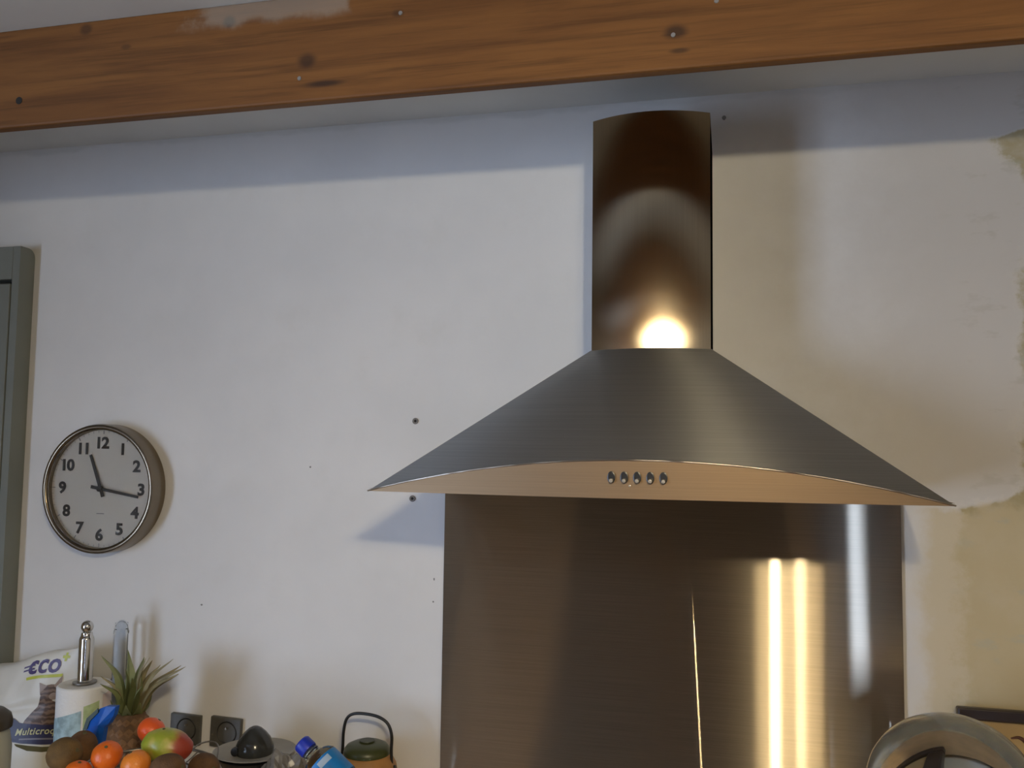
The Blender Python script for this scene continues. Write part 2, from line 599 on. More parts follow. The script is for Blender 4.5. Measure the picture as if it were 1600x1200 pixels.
# ------------------------------------------------------------------ the room
ZC = 2.40
XL, XR, YF = -2.6, 2.1, -5.0
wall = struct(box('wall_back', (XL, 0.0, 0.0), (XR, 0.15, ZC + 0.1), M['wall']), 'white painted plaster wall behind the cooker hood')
struct(box('ceiling', (XL, YF, ZC), (XR, 0.0, ZC + 0.1), M['ceiling']), 'pale plaster ceiling above the wooden beams')
struct(box('floor', (XL, YF, -0.1), (XR, 0.0, 0.0), M['floor']), 'dark boarded kitchen floor')
struct(box('wall_right', (XR, YF, 0), (XR + 0.15, 0.0, ZC), M['roomlight']), 'beige side wall on the right')


def wall_with_hole(name, axis, at, a0, a1, h0, h1, z0, z1, thick, mat):
    """a wall slab along X or Y with one rectangular opening"""
    parts = [(a0, h0, 0, ZC), (h1, a1, 0, ZC), (h0, h1, 0, z0), (h0, h1, z1, ZC)]
    V, Fc = [], []
    for (p, q, za, zb) in parts:
        if q - p < 1e-4 or zb - za < 1e-4:
            continue
        base = len(V)
        for u in (p, q):
            for w in (at, at - thick):
                for z in (za, zb):
                    V.append((u, w, z) if axis == 'X' else (w, u, z))
        for f in ((0, 1, 3, 2), (4, 6, 7, 5), (0, 4, 5, 1), (2, 3, 7, 6), (0, 2, 6, 4), (1, 5, 7, 3)):
            Fc.append(tuple(base + i for i in f))
    return mesh_obj(name, V, Fc, mat)


struct(wall_with_hole('wall_left', 'Y', XL, YF, 0.0, -4.3, -2.8, 0.3, 2.1, 0.15, M['roomlight']), 'beige side wall with the window')
struct(wall_with_hole('wall_front', 'X', YF, XL, XR, 0.955, 1.075, 0.45, 2.05, 0.15, M['room']), 'brown wall behind the photographer')
w1 = struct(empty('window_1', (XL - 0.07, -3.55, 0.3)), 'tall white window on the left side wall')
for (y0, y1, z0, z1) in ((-0.75, 0.75, 0, 0.06), (-0.75, 0.75, 1.74, 1.80), (-0.75, -0.69, 0.06, 1.74), (0.69, 0.75, 0.06, 1.74), (-0.03, 0.03, 0.06, 1.74)):
    box('window_frame', (-0.03, y0, z0), (0.03, y1, z1), M['cream'], w1)
w2 = struct(empty('window_2', (1.015, YF - 0.07, 0.45)), 'narrow upright window behind the photographer')
for (x0, x1, z0, z1) in ((-0.06, -0.045, 0, 1.6), (0.045, 0.06, 0, 1.6), (-0.045, 0.045, 0, 0.02), (-0.045, 0.045, 1.58, 1.6)):
    box('window_frame', (x0, -0.03, z0), (x1, 0.03, z1), M['cream'], w2)

# ceiling beams
BEAMS = [(-0.547, -0.524, 'orange pine ceiling beam with knots in front of the white wall', 'beam'),
         (-1.80, -1.70, 'pine ceiling beam overhead above the photographer', 'beam2'),
         (-3.05, -2.95, 'pine ceiling beam in the middle of the room', 'beam2'),
         (-4.30, -4.20, 'pine ceiling beam nearest the brown wall', 'beam2')]
for y0, y1, lab, mk in BEAMS:
    if mk == 'beam':
        bo = empty('ceiling_beam', (0, 0, 0))
        body = box('beam_body', (XL, y0, 2.2235), (XR, y1, ZC), M[mk], bo, 0.004, 2)
        lathe('drilled_hole', [(0, -0.004), (0.0065, -0.004), (0.0065, 0.0008), (0, 0.0008)], M['hole'], bo, 20, 'Y', (-1.066, y0, 2.270))
        for kx, kz, rr in ((0.06, 2.274, 0.004), (0.121, 2.318, 0.004), (-0.36, 2.352, 0.004), (-0.53, 2.262, 0.004)):
            lathe('nail_head', [(0, -0.003), (rr, -0.003), (rr * 0.8, 0.0015), (0, 0.002)], M['plug'], bo, 12, 'Y', (kx, y0, kz))
    else:
        bo = box('ceiling_beam', (XL, y0, 2.22), (XR, y1, ZC), M[mk], None, 0.004, 2)
    tag(bo, lab, 'beam', 'ceiling beams')
    bo['kind'] = 'thing'

# wall marks: wall plugs and nail holes
pl = []
for (x, z, lab) in ((-0.520, 1.732, 'grey wall plug with a screw hole above the left tip of the hood'),
                    (-0.523, 1.566, 'grey wall plug with a screw hole just under the left tip of the hood')):
    e = empty('wall_plug', (x, 0, z))
    lathe('collar', [(0.0030, 0.0002), (0.0065, 0.0002), (0.0068, 0.002), (0.0055, 0.003), (0.0030, 0.0015)], M['plug'], e, 20, 'Y')
    lathe('screw_hole', [(0, 0.0004), (0.0034, 0.0004), (0.0030, 0.0012), (0, 0.0010)], M['hole'], e, 16, 'Y')
    tag(e, lab, 'wall plug', 'wall plugs left of the hood')
for (x, z, rx, rz) in ((-0.471, 1.398, 0.0016, 0.003), (-0.472, 1.351, 0.0018, 0.002), (-1.021, 1.315, 0.0028, 0.0022), (-0.764, 1.629, 0.0022, 0.0022)):
    lathe('nail_hole', [(0, 0.0001), (1.0, 0.0001), (0.8, 0.0008), (0, 0.0008)], M['plug'], wall, 12, 'Y', (0, 0, 0), sx=rx, sy=rz).location = (x, 0, z)
e = empty('nail', (0.129, 0, 2.348))
tube('shank', [(0, 0.004, 0), (0, -0.010, 0.001)], 0.0018, M['hole'], e, 8)
lathe('head', [(0, 0.009), (0.0042, 0.009), (0.0042, 0.011), (0, 0.0115)], M['plug'], e, 12, 'Y')
tag(e, 'small dark nail in the wall right of the hood chimney', 'nail')

# ------------------------------------------------------------------ steel splashback
sb = empty('splashback', (0, 0, 0.93))
box('steel_sheet', (-0.4475, -0.008, 0.0), (0.4475, -0.0005, 0.671), M['splash'], sb)
tag(sb, 'tall brushed stainless steel splashback sheet below the cooker hood', 'splashback')

# ------------------------------------------------------------------ cooker hood
hood = empty('cooker_hood', (0, 0, 1.602))
N = 48


def bot(t):
    return Vector((0.449 * t, -(0.42 + 0.032 * (1 - t * t)), 0.058 * (1 - t * t)))


def topc(t):
    return Vector((0.107 * t, -(0.222 + 0.030 * (1 - t * t)), 0.252))


ts = [-1 + 2 * i / N for i in range(N + 1)]
V, Fc = [], []
K = 10
for t in ts:
    b, p = bot(t), topc(t)
    for k in range(K + 1):
        V.append(b.lerp(p, k / K))
for i in range(N):
    for k in range(K):
        a = i * (K + 1) + k
        Fc.append((a, a + K + 1, a + K + 2, a + 1))
# side faces and back/top closure
nb = len(V)
V += [Vector((-0.449, -0.001, 0)), Vector((-0.107, -0.001, 0.252)), Vector((0.449, -0.001, 0)), Vector((0.107, -0.001, 0.252))]
Fc.append(tuple([nb] + [k for k in range(K + 1)] + [nb + 1]))
last = N * (K + 1)
Fc.append(tuple([nb + 3] + [last + k for k in range(K, -1, -1)] + [nb + 2]))
Fc.append(tuple([nb + 1] + [i * (K + 1) + K for i in range(N + 1)] + [nb + 3]))
can = mesh_obj('canopy', V, Fc, M['canopy'], hood, True, 30)
# front panel
V, Fc = [], []
for t in ts:
    b = bot(t)
    V.append(Vector((b.x, b.y + 0.001, 0)))
    V.append(Vector((b.x, b.y + 0.001, b.z)))
for i in range(N):
    Fc.append((2 * i, 2 * i + 2, 2 * i + 3, 2 * i + 1))
fp = mesh_obj('front_panel', V, Fc, M['panel'], hood, True, 30)
tube('edge_trim', [bot(t) + Vector((0, -0.0005, 0.0005)) for t in ts], 0.0013, M['trim'], hood, 6)
# underside with two filters
V = [Vector((bot(t).x, bot(t).y + 0.004, 0.004)) for t in ts] + [Vector((0.449, -0.001, 0.004)), Vector((-0.449, -0.001, 0.004))]
mesh_obj('underside', V, [tuple(range(len(V)))], M['panel'], hood)
for x in (-0.16, 0.16):
    box('grease_filter', (x - 0.14, -0.34, -0.004), (x + 0.14, -0.08, 0.004), M['filter'], hood, 0.002)
# push buttons
for i in range(5):
    x = -0.0385 + i * 0.0196
    y = bot(x / 0.449).y
    bt = lathe('push_button', [(0, 0.0), (0.0062, 0.0), (0.0062, 0.0012), (0.0048, 0.0016), (0.0048, 0.0002), (0, 0.0002)], M['black'], hood, 20, 'Y', (x, y, 0.0320), sy=1.5)
    lathe('button_cap', [(0, 0.0), (0.0036, 0.0), (0.0036, 0.006), (0.0028, 0.007), (0, 0.0072)], M['button'], bt, 16, 'Y', (x, y, 0.0270))
lathe('indicator_light', [(0, 0.0), (0.0018, 0.0), (0.0015, 0.0012), (0, 0.0015)], M['trim'], hood, 12, 'Y', (-0.0105, bot(0).y, 0.0195))
# chimney duct with a bowed front
V, Fc = [], []
ND = 32


def duct_ring(z, inset):
    out = []
    for i in range(ND + 1):
        t = -1 + 2 * i / ND
        out.append(Vector(((0.1055 - inset) * t, -(0.220 - inset + 0.030 * (1 - t * t)), z)))
    return out + [Vector((0.1055 - inset, -0.001, z)), Vector((-0.1055 + inset, -0.001, z))]


n1 = ND + 3
for (za, ia, zb, ib) in ((0.250, 0, 0.678, 0), (0.250, 0.0015, 0.678, 0.0015), (0.678, 0, 0.678, 0.0015)):
    o0 = len(V)
    V += duct_ring(za, ia) + duct_ring(zb, ib)
    for i in range(n1):
        j = (i + 1) % n1
        Fc.append((o0 + i, o0 + j, o0 + n1 + j, o0 + n1 + i))
mesh_obj('chimney_duct', V, Fc, M['duct'], hood, True, 30)
tag(hood, 'brushed stainless steel cooker hood with curved canopy and tall chimney', 'cooker hood')

# ------------------------------------------------------------------ wall clock
ck = empty('wall_clock', (-1.272, 0, 1.571))
RC = 0.1485
lathe('case', [(0, 0.0005), (RC - 0.004, 0.0005), (RC, 0.004), (RC, 0.044), (RC - 0.002, 0.049), (RC - 0.006, 0.051), (RC - 0.0105, 0.050), (RC - 0.013, 0.047), (RC - 0.0135, 0.030), (0, 0.030)], M['clockrim'], ck, 96, 'Y', auto=40)
dial = lathe('dial', [(0, 0.0302), (RC - 0.0136, 0.0302), (RC - 0.0136, 0.0315), (0, 0.0315)], M['dial'], ck, 96, 'Y')
for h in range(1, 13):
    a = 2 * PI * h / 12
    me = text_mesh(str(h), 0.0360, bold=0.0013, extrude=0.0003, space=0.9)
    vs_ = me.vertices
    xs = [v.co.x for v in vs_]
    ys = [v.co.y for v in vs_]
    cx, cy = (min(xs) + max(xs)) / 2, (min(ys) + max(ys)) / 2
    rr = 0.1055
    for v in vs_:
        v.co = Vector(((v.co.x - cx) * 1.12 + rr * math.sin(a), -0.0322 - v.co.z, v.co.y - cy + rr * math.cos(a)))
    link('numeral', me, M['ink'], ck)
V, Fc = [], []
for k in range(60):
    a = 2 * PI * k / 60
    r0, w = (0.1255, 0.0011) if k % 5 == 0 else (0.1295, 0.0004)
    r1 = 0.1335
    d, n = Vector((math.sin(a), 0, math.cos(a))), Vector((math.cos(a), 0, -math.sin(a)))
    b = len(V)
    for yy in (-0.0316, -0.0321):
        for (r, s) in ((r0, -1), (r0, 1), (r1, 1), (r1, -1)):
            V.append(d * r + n * (w * s) + Vector((0, yy, 0)))
    Fc += [(b + 4, b + 5, b + 6, b + 7), (b, b + 1, b + 5, b + 4), (b + 1, b + 2, b + 6, b + 5), (b + 2, b + 3, b + 7, b + 6), (b + 3, b, b + 4, b + 7)]
mesh_obj('minute_track', V, Fc, M['greyink'], ck)['kind'] = 'stuff'


def hand(name, ang, l0, l1, w0, w1, y):
    a = math.radians(ang)
    d, n = Vector((math.sin(a), 0, math.cos(a))), Vector((math.cos(a), 0, -math.sin(a)))
    V = []
    for yy in (y, y - 0.0012):
        for (r, w) in ((-l0, w0), (-l0, -w0), (l1, -w1), (l1, w1)):
            V.append(d * r + n * w + Vector((0, yy, 0)))
    return mesh_obj(name, V, [(0, 1, 2, 3), (7, 6, 5, 4), (0, 4, 5, 1), (1, 5, 6, 2), (2, 6, 7, 3), (3, 7, 4, 0)], M['ink'], ck)


hand('hour_hand', 338.5, 0.020, 0.083, 0.0042, 0.0034, -0.0345)
hand('minute_hand', 99.5, 0.024, 0.104, 0.0038, 0.0028, -0.0370)
lathe('centre_cap', [(0, 0.0335), (0.007, 0.0335), (0.007, 0.0405), (0, 0.041)], M['ink'], ck, 20, 'Y')
box('maker_mark', (-0.010, -0.0321, -0.0585), (0.010, -0.0316, -0.0565), M['greyink'], ck)
lathe('glass_cover', [(0, 0.0455), (RC - 0.0138, 0.0435), (RC - 0.0138, 0.0450), (0, 0.0470)], M['thinglass'], ck, 96, 'Y')
tag(ck, 'round white wall clock with steel case and black numerals', 'clock')

# ------------------------------------------------------------------ built-in cupboard at the left edge
cb = empty('tall_cupboard', (-1.9, 0, 0))
XS = 0.383      # right side face, local
D = 0.047
# side cheek with a rounded upper rear corner (profile in y, z)
prof = [(0.0, 0.0), (-D, 0.0), (-D, 2.146)]
for k in range(7):
    a = PI / 2 * k / 6
    prof.append((-0.022 + 0.022 * math.sin(a) - 0.0005, 2.124 + 0.022 * math.cos(a)))
V = [Vector((XS - 0.02, y, z)) for y, z in prof] + [Vector((XS, y, z)) for y, z in prof]
n = len(prof)
Fc = [tuple(range(n)), tuple(range(2 * n - 1, n - 1, -1))] + [(i, (i + 1) % n, n + (i + 1) % n, n + i) for i in range(n)]
mesh_obj('side_cheek', V, Fc, M['cupboard'], cb)
box('top_rail', (-0.60, -D, 2.066), (XS - 0.0212, -0.001, 2.146), M['cupboard'], cb, 0.0015)
box('back_panel', (-0.60, -0.02, 0.0), (XS - 0.0205, -0.001, 2.065), M['gap'], cb)
box('door', (-0.60, -D + 0.004, 0.02), (XS - 0.029, -0.022, 2.057), M['cupboard'], cb, 0.003)
tag(cb, 'tall grey-green cupboard with flush door beside the clock', 'cupboard')

# ------------------------------------------------------------------ sockets
def socket(x, z, rot, lab):
    s = empty('wall_socket', (x, 0, z), (0, rot, 0))
    box('face_plate', (-0.0375, -0.011, -0.0325), (0.0375, -0.0005, 0.0325), M['socket'], s, 0.002)
    lathe('well', [(0, 0.0095), (0.0195, 0.0095), (0.0215, 0.0112), (0.0235, 0.0122), (0.0245, 0.0112)], M['socketin'], s, 40, 'Y', (0.004, 0, 0.001))
    for dx in (-0.0095, 0.0095):
        lathe('pin_hole', [(0, 0.0096), (0.003, 0.0096), (0.003, 0.0102), (0, 0.0102)], M['hole'], s, 14, 'Y', (0.004 + dx, 0, -0.001))
    tube('earth_pin', [(0.004, -0.009, 0.011), (0.004, -0.017, 0.011)], 0.0022, M['button'], s, 10)
    lathe('plate_screw', [(0, 0.0105), (0.0025, 0.0105), (0.002, 0.0122), (0, 0.0124)], M['button'], s, 12, 'Y', (-0.031, 0, -0.006))
    tag(s, lab, 'socket', 'wall sockets above the worktop')


socket(-1.0445, 1.042, 0.02, 'dark grey wall socket beside the mango, nearer the pineapple')
socket(-0.944, 1.043, 0.03, 'dark grey wall socket partly behind the dark citrus juicer')

# ------------------------------------------------------------------ worktop and units (below the frame)
ZW = 0.93
wt = box('worktop', (-1.51, -0.64, ZW - 0.04), (1.9, -0.010, ZW), M['worktop'], None, 0.004)
tag(wt, 'long kitchen worktop running below the splashback', 'worktop')
ux = [-1.5, -0.95, -0.45, 0.15, 0.45, 1.05, 1.9]
for i, (x0, x1, lab) in enumerate(zip(ux, ux[1:], ('leftmost base unit under the fruit basket', 'base unit under the teapot', 'base unit under the left half of the hob',
                                                  'narrow base unit under the right half of the hob', 'base unit under the glass dome', 'rightmost base unit under the worktop'))):
    u = empty('base_unit', ((x0 + x1) / 2, -0.3, 0))
    hw = (x1 - x0) / 2 - 0.002
    box('body', (-hw, -0.27, 0.1), (hw, 0.285, ZW - 0.041), M['unit'], u)
    box('plinth', (-hw, -0.22, 0.0), (hw, 0.285, 0.0995), M['gap'], u)
    dr = box('door', (-hw + 0.002, -0.29, 0.105), (hw - 0.002, -0.271, ZW - 0.05), M['unit'], u, 0.002)
    tube('handle', [(-0.06, -0.291, 0.80), (-0.06, -0.315, 0.80), (0.06, -0.315, 0.80), (0.06, -0.291, 0.80)], 0.005, M['chrome'], dr, 8)
    tag(u, lab, 'cabinet', 'base units')
hb = empty('hob', (0, -0.32, ZW))
box('glass_plate', (-0.29, -0.25, 0.0005), (0.29, 0.25, 0.006), M['hob'], hb, 0.002)
for x, y, r in ((-0.15, 0.12, 0.09), (0.15, 0.12, 0.075), (-0.15, -0.12, 0.075), (0.15, -0.12, 0.09)):
    lathe('cooking_zone', [(r - 0.002, 0.0062), (r, 0.0062), (r, 0.0066), (r - 0.002, 0.0066)], M['greyink'], hb, 40, 'Z', (x, y, 0))
tag(hb, 'black glass hob under the cooker hood', 'hob')

# ------------------------------------------------------------------ cat food bag
BX, BW, BH = -1.405, 0.300, 0.258
bag = empty('pet_food_bag', (BX, -0.050, ZW))


def bag_front(a, b):
    """a across (m), b up (m): point on the bulging, slumped front of the bag"""
    u = max(-1, min(1, a / (BW / 2)))
    v = max(0, min(1.0, b / BH))
    side = (1 - abs(u) ** 3.0)
    d = 0.022 + side * (0.075 * (1 - v) ** 0.55 + 0.018) * (0.68 - 0.38 * u)
    d += 0.0035 * noise.noise(Vector((a * 22, b * 26, 1.3))) * side
    d -= 0.010 * math.exp(-((b - 0.155 - 0.08 * u * 0) / 0.010) ** 2) * side * (0.5 - 0.5 * u)
    z = b + a * 0.27 * v + 0.004 * math.sin(a * 40) * v
    return Vector((a, -d, z))


def bag_back(a, b):
    p = bag_front(a, b)
    return Vector((p.x, -0.003, p.z))


NA, NB = 44, 40
V, Fc = [], []
for f in (bag_front, bag_back):
    for j in range(NB + 1):
        for i in range(NA + 1):
            V.append(f(-BW / 2 + BW * i / NA, BH * j / NB))
w_ = NA + 1
off = w_ * (NB + 1)
for j in range(NB):
    for i in range(NA):
        a = j * w_ + i
        Fc.append((a, a + 1, a + w_ + 1, a + w_))
        Fc.append((off + a, off + a + w_, off + a + w_ + 1, off + a + 1))
for i in range(NA):
    Fc.append((i, off + i, off + i + 1, i + 1))
    t_ = NB * w_ + i
    Fc.append((t_, t_ + 1, off + t_ + 1, off + t_))
for j in range(NB):
    a, c = j * w_, j * w_ + NA
    Fc.append((a, a + w_, off + a + w_, off + a))
    Fc.append((c, off + c, off + c + w_, c + w_))
mesh_obj('sack', V, Fc, M['bag'], bag, True, 60)


def on_bag(name, me, mat, a0, b0, rot=0.0, lift=0.0014, sub=0):
    bm = bmesh.new()
    bm.from_mesh(me)
    if sub:
        bmesh.ops.triangulate(bm, faces=bm.faces[:])
        bmesh.ops.subdivide_edges(bm, edges=bm.edges[:], cuts=sub, use_grid_fill=True)
    c, s = math.cos(rot), math.sin(rot)
    a0, b0 = a0 + 0.054, b0 + 0.011
    for v in bm.verts:
        x, y, h = v.co
        p = bag_front(a0 + c * x - s * y, b0 + s * x + c * y)
        v.co = p + Vector((0, -(lift + h), 0))
    bm.to_mesh(me)
    bm.free()
    return link(name, me, mat, bag)


def strip_mesh(poly_lo, poly_hi):
    """grid between two matching outlines: lists of (a, b)"""
    V, Fc = [], []
    rows = 7
    n = len(poly_lo)
    for r in range(rows):
        f = r / (rows - 1)
        for (p, q) in zip(poly_lo, poly_hi):
            V.append((p[0] + (q[0] - p[0]) * f, p[1] + (q[1] - p[1]) * f, 0))
    for r in range(rows - 1):
        for i in range(n - 1):
            Fc.append((r * n + i, r * n + i + 1, (r + 1) * n + i + 1, (r + 1) * n + i))
    me = bpy.data.meshes.new('print')
    me.from_pydata(V, [], Fc)
    return me


def lerp_pts(pts, n=24):
    out = []
    for k in range(n + 1):
        f = k / n * (len(pts) - 1)
        i = min(int(f), len(pts) - 2)
        g = f - i
        out.append((pts[i][0] + (pts[i + 1][0] - pts[i][0]) * g, pts[i][1] + (pts[i + 1][1] - pts[i][1]) * g))
    return out


# logo lettering, plus sign and underline
on_bag('logo_lettering', text_mesh('cco', 0.054, bold=0.0010, shear=0.10, extrude=0.0003, space=1.0), M['purple'], 0.000, 0.2085, -0.05)
for db in (0.0095, 0.0170):
    on_bag('logo_bar', strip_mesh(lerp_pts([(-0.047, 0.2085 + db), (-0.020, 0.2080 + db)]), lerp_pts([(-0.046, 0.2118 + db), (-0.021, 0.2112 + db)])), M['purple'], 0, 0, lift=0.0019)
V = []
for (x, y) in ((-1, -3.2), (1, -3.2), (1, -1), (3.2, -1), (3.2, 1), (1, 1), (1, 3.2), (-1, 3.2), (-1, 1), (-3.2, 1), (-3.2, -1), (-1, -1)):
    V.append((x * 0.0026, y * 0.0026, 0))
me = bpy.data.meshes.new('print')
me.from_pydata(V, [], [(0, 1, 2, 3, 4, 5, 6, 7, 8, 9, 10, 11)])
on_bag('plus_sign', me, M['lime'], 0.049, 0.2345, -0.15)
on_bag('logo_underline', strip_mesh(lerp_pts([(-0.036, 0.1985), (0.045, 0.1965)]), lerp_pts([(-0.038, 0.2045), (0.046, 0.2025)])), M['lime'], 0, 0)
# printed cat
cat_l = [(-0.030, 0.102), (-0.025, 0.116), (-0.012, 0.130), (-0.001, 0.141), (0.003, 0.153), (0.005, 0.165)]
cat_r = [(0.075, 0.102), (0.075, 0.116), (0.070, 0.130), (0.052, 0.141), (0.030, 0.151), (0.028, 0.165)]
on_bag('printed_cat', strip_mesh(lerp_pts(cat_l, 30), lerp_pts(cat_r, 30)), M['cat'], 0, 0, lift=0.0012)


def fan_print(name, pts, mat, lift):
    me = bpy.data.meshes.new('print')
    cx, cy_ = sum(p[0] for p in pts) / len(pts), sum(p[1] for p in pts) / len(pts)
    me.from_pydata([(x, y, 0) for x, y in pts] + [(cx, cy_, 0)], [], [(i, (i + 1) % len(pts), len(pts)) for i in range(len(pts))])
    return on_bag(name, me, mat, 0, 0, lift=lift)


fan_print('printed_head', [(0.024 + 0.021 * math.cos(k * PI / 10), 0.169 + 0.0145 * math.sin(k * PI / 10)) for k in range(20)], M['cat'], 0.0016)
fan_print('printed_ear', [(0.003, 0.168), (-0.001, 0.189), (0.017, 0.181)], M['catpale'], 0.0019)
fan_print('printed_ear', [(0.030, 0.180), (0.047, 0.200), (0.044, 0.169)], M['catpale'], 0.0019)
fan_print('printed_muzzle', [(0.032 + 0.009 * math.cos(k * PI / 8), 0.160 + 0.007 * math.sin(k * PI / 8)) for k in range(16)], M['catpale'], 0.0021)
# navy band with product lettering
lo = lerp_pts([(-0.060, 0.082), (-0.045, 0.076), (-0.025, 0.071), (0.02, 0.066), (0.06, 0.066), (0.11, 0.072)])
hi = lerp_pts([(-0.050, 0.126), (-0.035, 0.113), (-0.020, 0.110), (0.02, 0.104), (0.06, 0.104), (0.11, 0.110)])
on_bag('navy_band', strip_mesh(lo, hi), M['navy'], 0, 0, lift=0.0016)
on_bag('band_lettering', text_mesh('Multicroq', 0.0190, bold=0.0003, shear=0.18, extrude=0.0002, align='LEFT', space=1.08), M['paleprint'], -0.041, 0.0885, -0.03, lift=0.0024)
on_bag('band_small_line', strip_mesh(lerp_pts([(-0.030, 0.0785), (0.05, 0.0745)]), lerp_pts([(-0.030, 0.0815), (0.05, 0.0775)])), M['greyprint'], 0, 0, lift=0.0022)
on_bag('printed_kibble', strip_mesh(lerp_pts([(-0.035, 0.066), (-0.01, 0.056), (0.02, 0.052), (0.06, 0.054)]), lerp_pts([(-0.04, 0.0715), (-0.01, 0.066), (0.02, 0.062), (0.06, 0.062)])), M['stalk'], 0, 0, lift=0.0012)
tag(bag, 'white plastic pet food bag with a printed tabby cat and navy band', 'bag')

# ------------------------------------------------------------------ jar at the far left
jr = empty('storage_jar', (-1.344, -0.25, ZW))
lathe('body', [(0, 0.0005), (0.040, 0.0005), (0.046, 0.01), (0.047, 0.12), (0.042, 0.150), (0.038, 0.158), (0, 0.158)], M['jar'], jr, 40)
lid = lathe('lid', [(0.037, 0.158), (0.046, 0.160), (0.047, 0.172), (0.043, 0.186), (0.030, 0.197), (0.012, 0.201), (0, 0.202)], M['jarlid'], jr, 40)
tag(jr, 'pale jar with dark brown lid at the left edge beside the bag', 'jar')

# ------------------------------------------------------------------ paper towel roll on its holder
RX, RY = -1.205, -0.14
hd = empty('towel_holder', (RX, RY, ZW))
lathe('base', [(0, 0.0005), (0.060, 0.0005), (0.062, 0.004), (0.058, 0.012), (0.02, 0.015), (0, 0.015)], M['chrome'], hd, 48)
lathe('rod', [(0, 0.014), (0.0135, 0.014), (0.0142, 0.20), (0.0152, 0.22), (0.0150, 0.326), (0.0135, 0.331), (0.0120, 0.333), (0.0112, 0.340), (0, 0.342)], M['chrome'], hd, 32)
lathe('ball', [(0, 0.338)] + [(0.0127 * math.sin(PI * k / 12), 0.352 - 0.0127 * math.cos(PI * k / 12) * 1.05) for k in range(2, 12)] + [(0, 0.3648)], M['chrome'], hd, 32)
lathe('collar', [(0.0150, 0.2345), (0.024, 0.2345), (0.024, 0.2375), (0.0150, 0.239)], M['wire'], hd, 32)
tag(hd, 'chrome kitchen roll holder with a ball on top of its rod', 'holder')
rl = empty('kitchen_roll', (RX, RY, ZW + 0.016))
RR, HR = 0.054, 0.217
lathe('paper', [(0.018, 0.0), (RR - 0.001, 0.0), (RR, 0.002), (RR, HR - 0.003), (RR - 0.003, HR), (0.021, HR), (0.018, HR - 0.002), (0.018, 0.0)], M['paper'], rl, 64)


def roll_patch(name, a0, a1, z0, z1, mat, slope=0.0):
    V, Fc = [], []
    n = 12
    for i in range(n + 1):
        a = math.radians(a0 + (a1 - a0) * i / n)
        dz = slope * i / n
        for z in (z0 + dz, z1 + dz):
            V.append(Vector((math.cos(a), math.sin(a), 0)) * (RR + 0.0006) + Vector((0, 0, z)))
    for i in range(n):
        Fc.append((2 * i, 2 * i + 2, 2 * i + 3, 2 * i + 1))
    mesh_obj(name, V, Fc, mat, rl, True)


roll_patch('teal_print', 222, 305, 0.098, 0.150, M['teal'], 0.024)
roll_patch('green_print', 309, 342, 0.115, 0.182, M['leafprint'], 0.008)
roll_patch('pink_print', 350, 385, 0.150, 0.200, M['pinkprint'], 0.006)
tag(rl, 'white kitchen paper roll with teal and green print beside the bag', 'paper roll')

# ------------------------------------------------------------------ tall clear bottle by the wall
gb = empty('glass_bottle', (-1.196, -0.040, ZW))
lathe('vessel', [(0, 0.001), (0.030, 0.001), (0.033, 0.006), (0.033, 0.150), (0.030, 0.185), (0.020, 0.212), (0.0155, 0.225), (0.0150, 0.330), (0.0135, 0.342), (0.008, 0.347), (0, 0.348),
                 (0, 0.343), (0.007, 0.342), (0.0110, 0.337), (0.0122, 0.328), (0.0125, 0.226), (0.0170, 0.210), (0.0270, 0.183), (0.030, 0.150), (0.030, 0.008), (0, 0.008)], M['tubeglass'], gb, 40)
lathe('neck_ring', [(0.0151, 0.318), (0.0164, 0.320), (0.0164, 0.324), (0.0148, 0.326)], M['tubeglass'], gb, 40)
tag(gb, 'tall clear glass bottle with long narrow neck behind the pineapple', 'bottle')

# ------------------------------------------------------------------ pineapple standing behind the fruit basket
pn = empty('pineapple', (-1.086, -0.185, ZW + 0.0005))
AX = Vector((0.020, 0.015, 0.192))


def pr(h):
    return 0.054 * (math.sin(PI * (0.12 + 0.80 * h)) ** 0.45)


V, Fc = [], []
SG, RN = 28, 18
for j in range(RN + 1):
    h = j / RN
    c = AX * h
    r = pr(h) * 0.94
    for k in range(SG):
        a = 2 * PI * k / SG
        V.append(c + Vector((r * math.cos(a), r * math.sin(a), 0)))
for j in range(RN):
    for k in range(SG):
        k2 = (k + 1) % SG
        Fc.append((j * SG + k, j * SG + k2, (j + 1) * SG + k2, (j + 1) * SG + k))
Fc.append(tuple(range(SG))[::-1])
Fc.append(tuple(RN * SG + k for k in range(SG)))
mesh_obj('fruit_body', V, Fc, M['pineskin'], pn, True, 60)
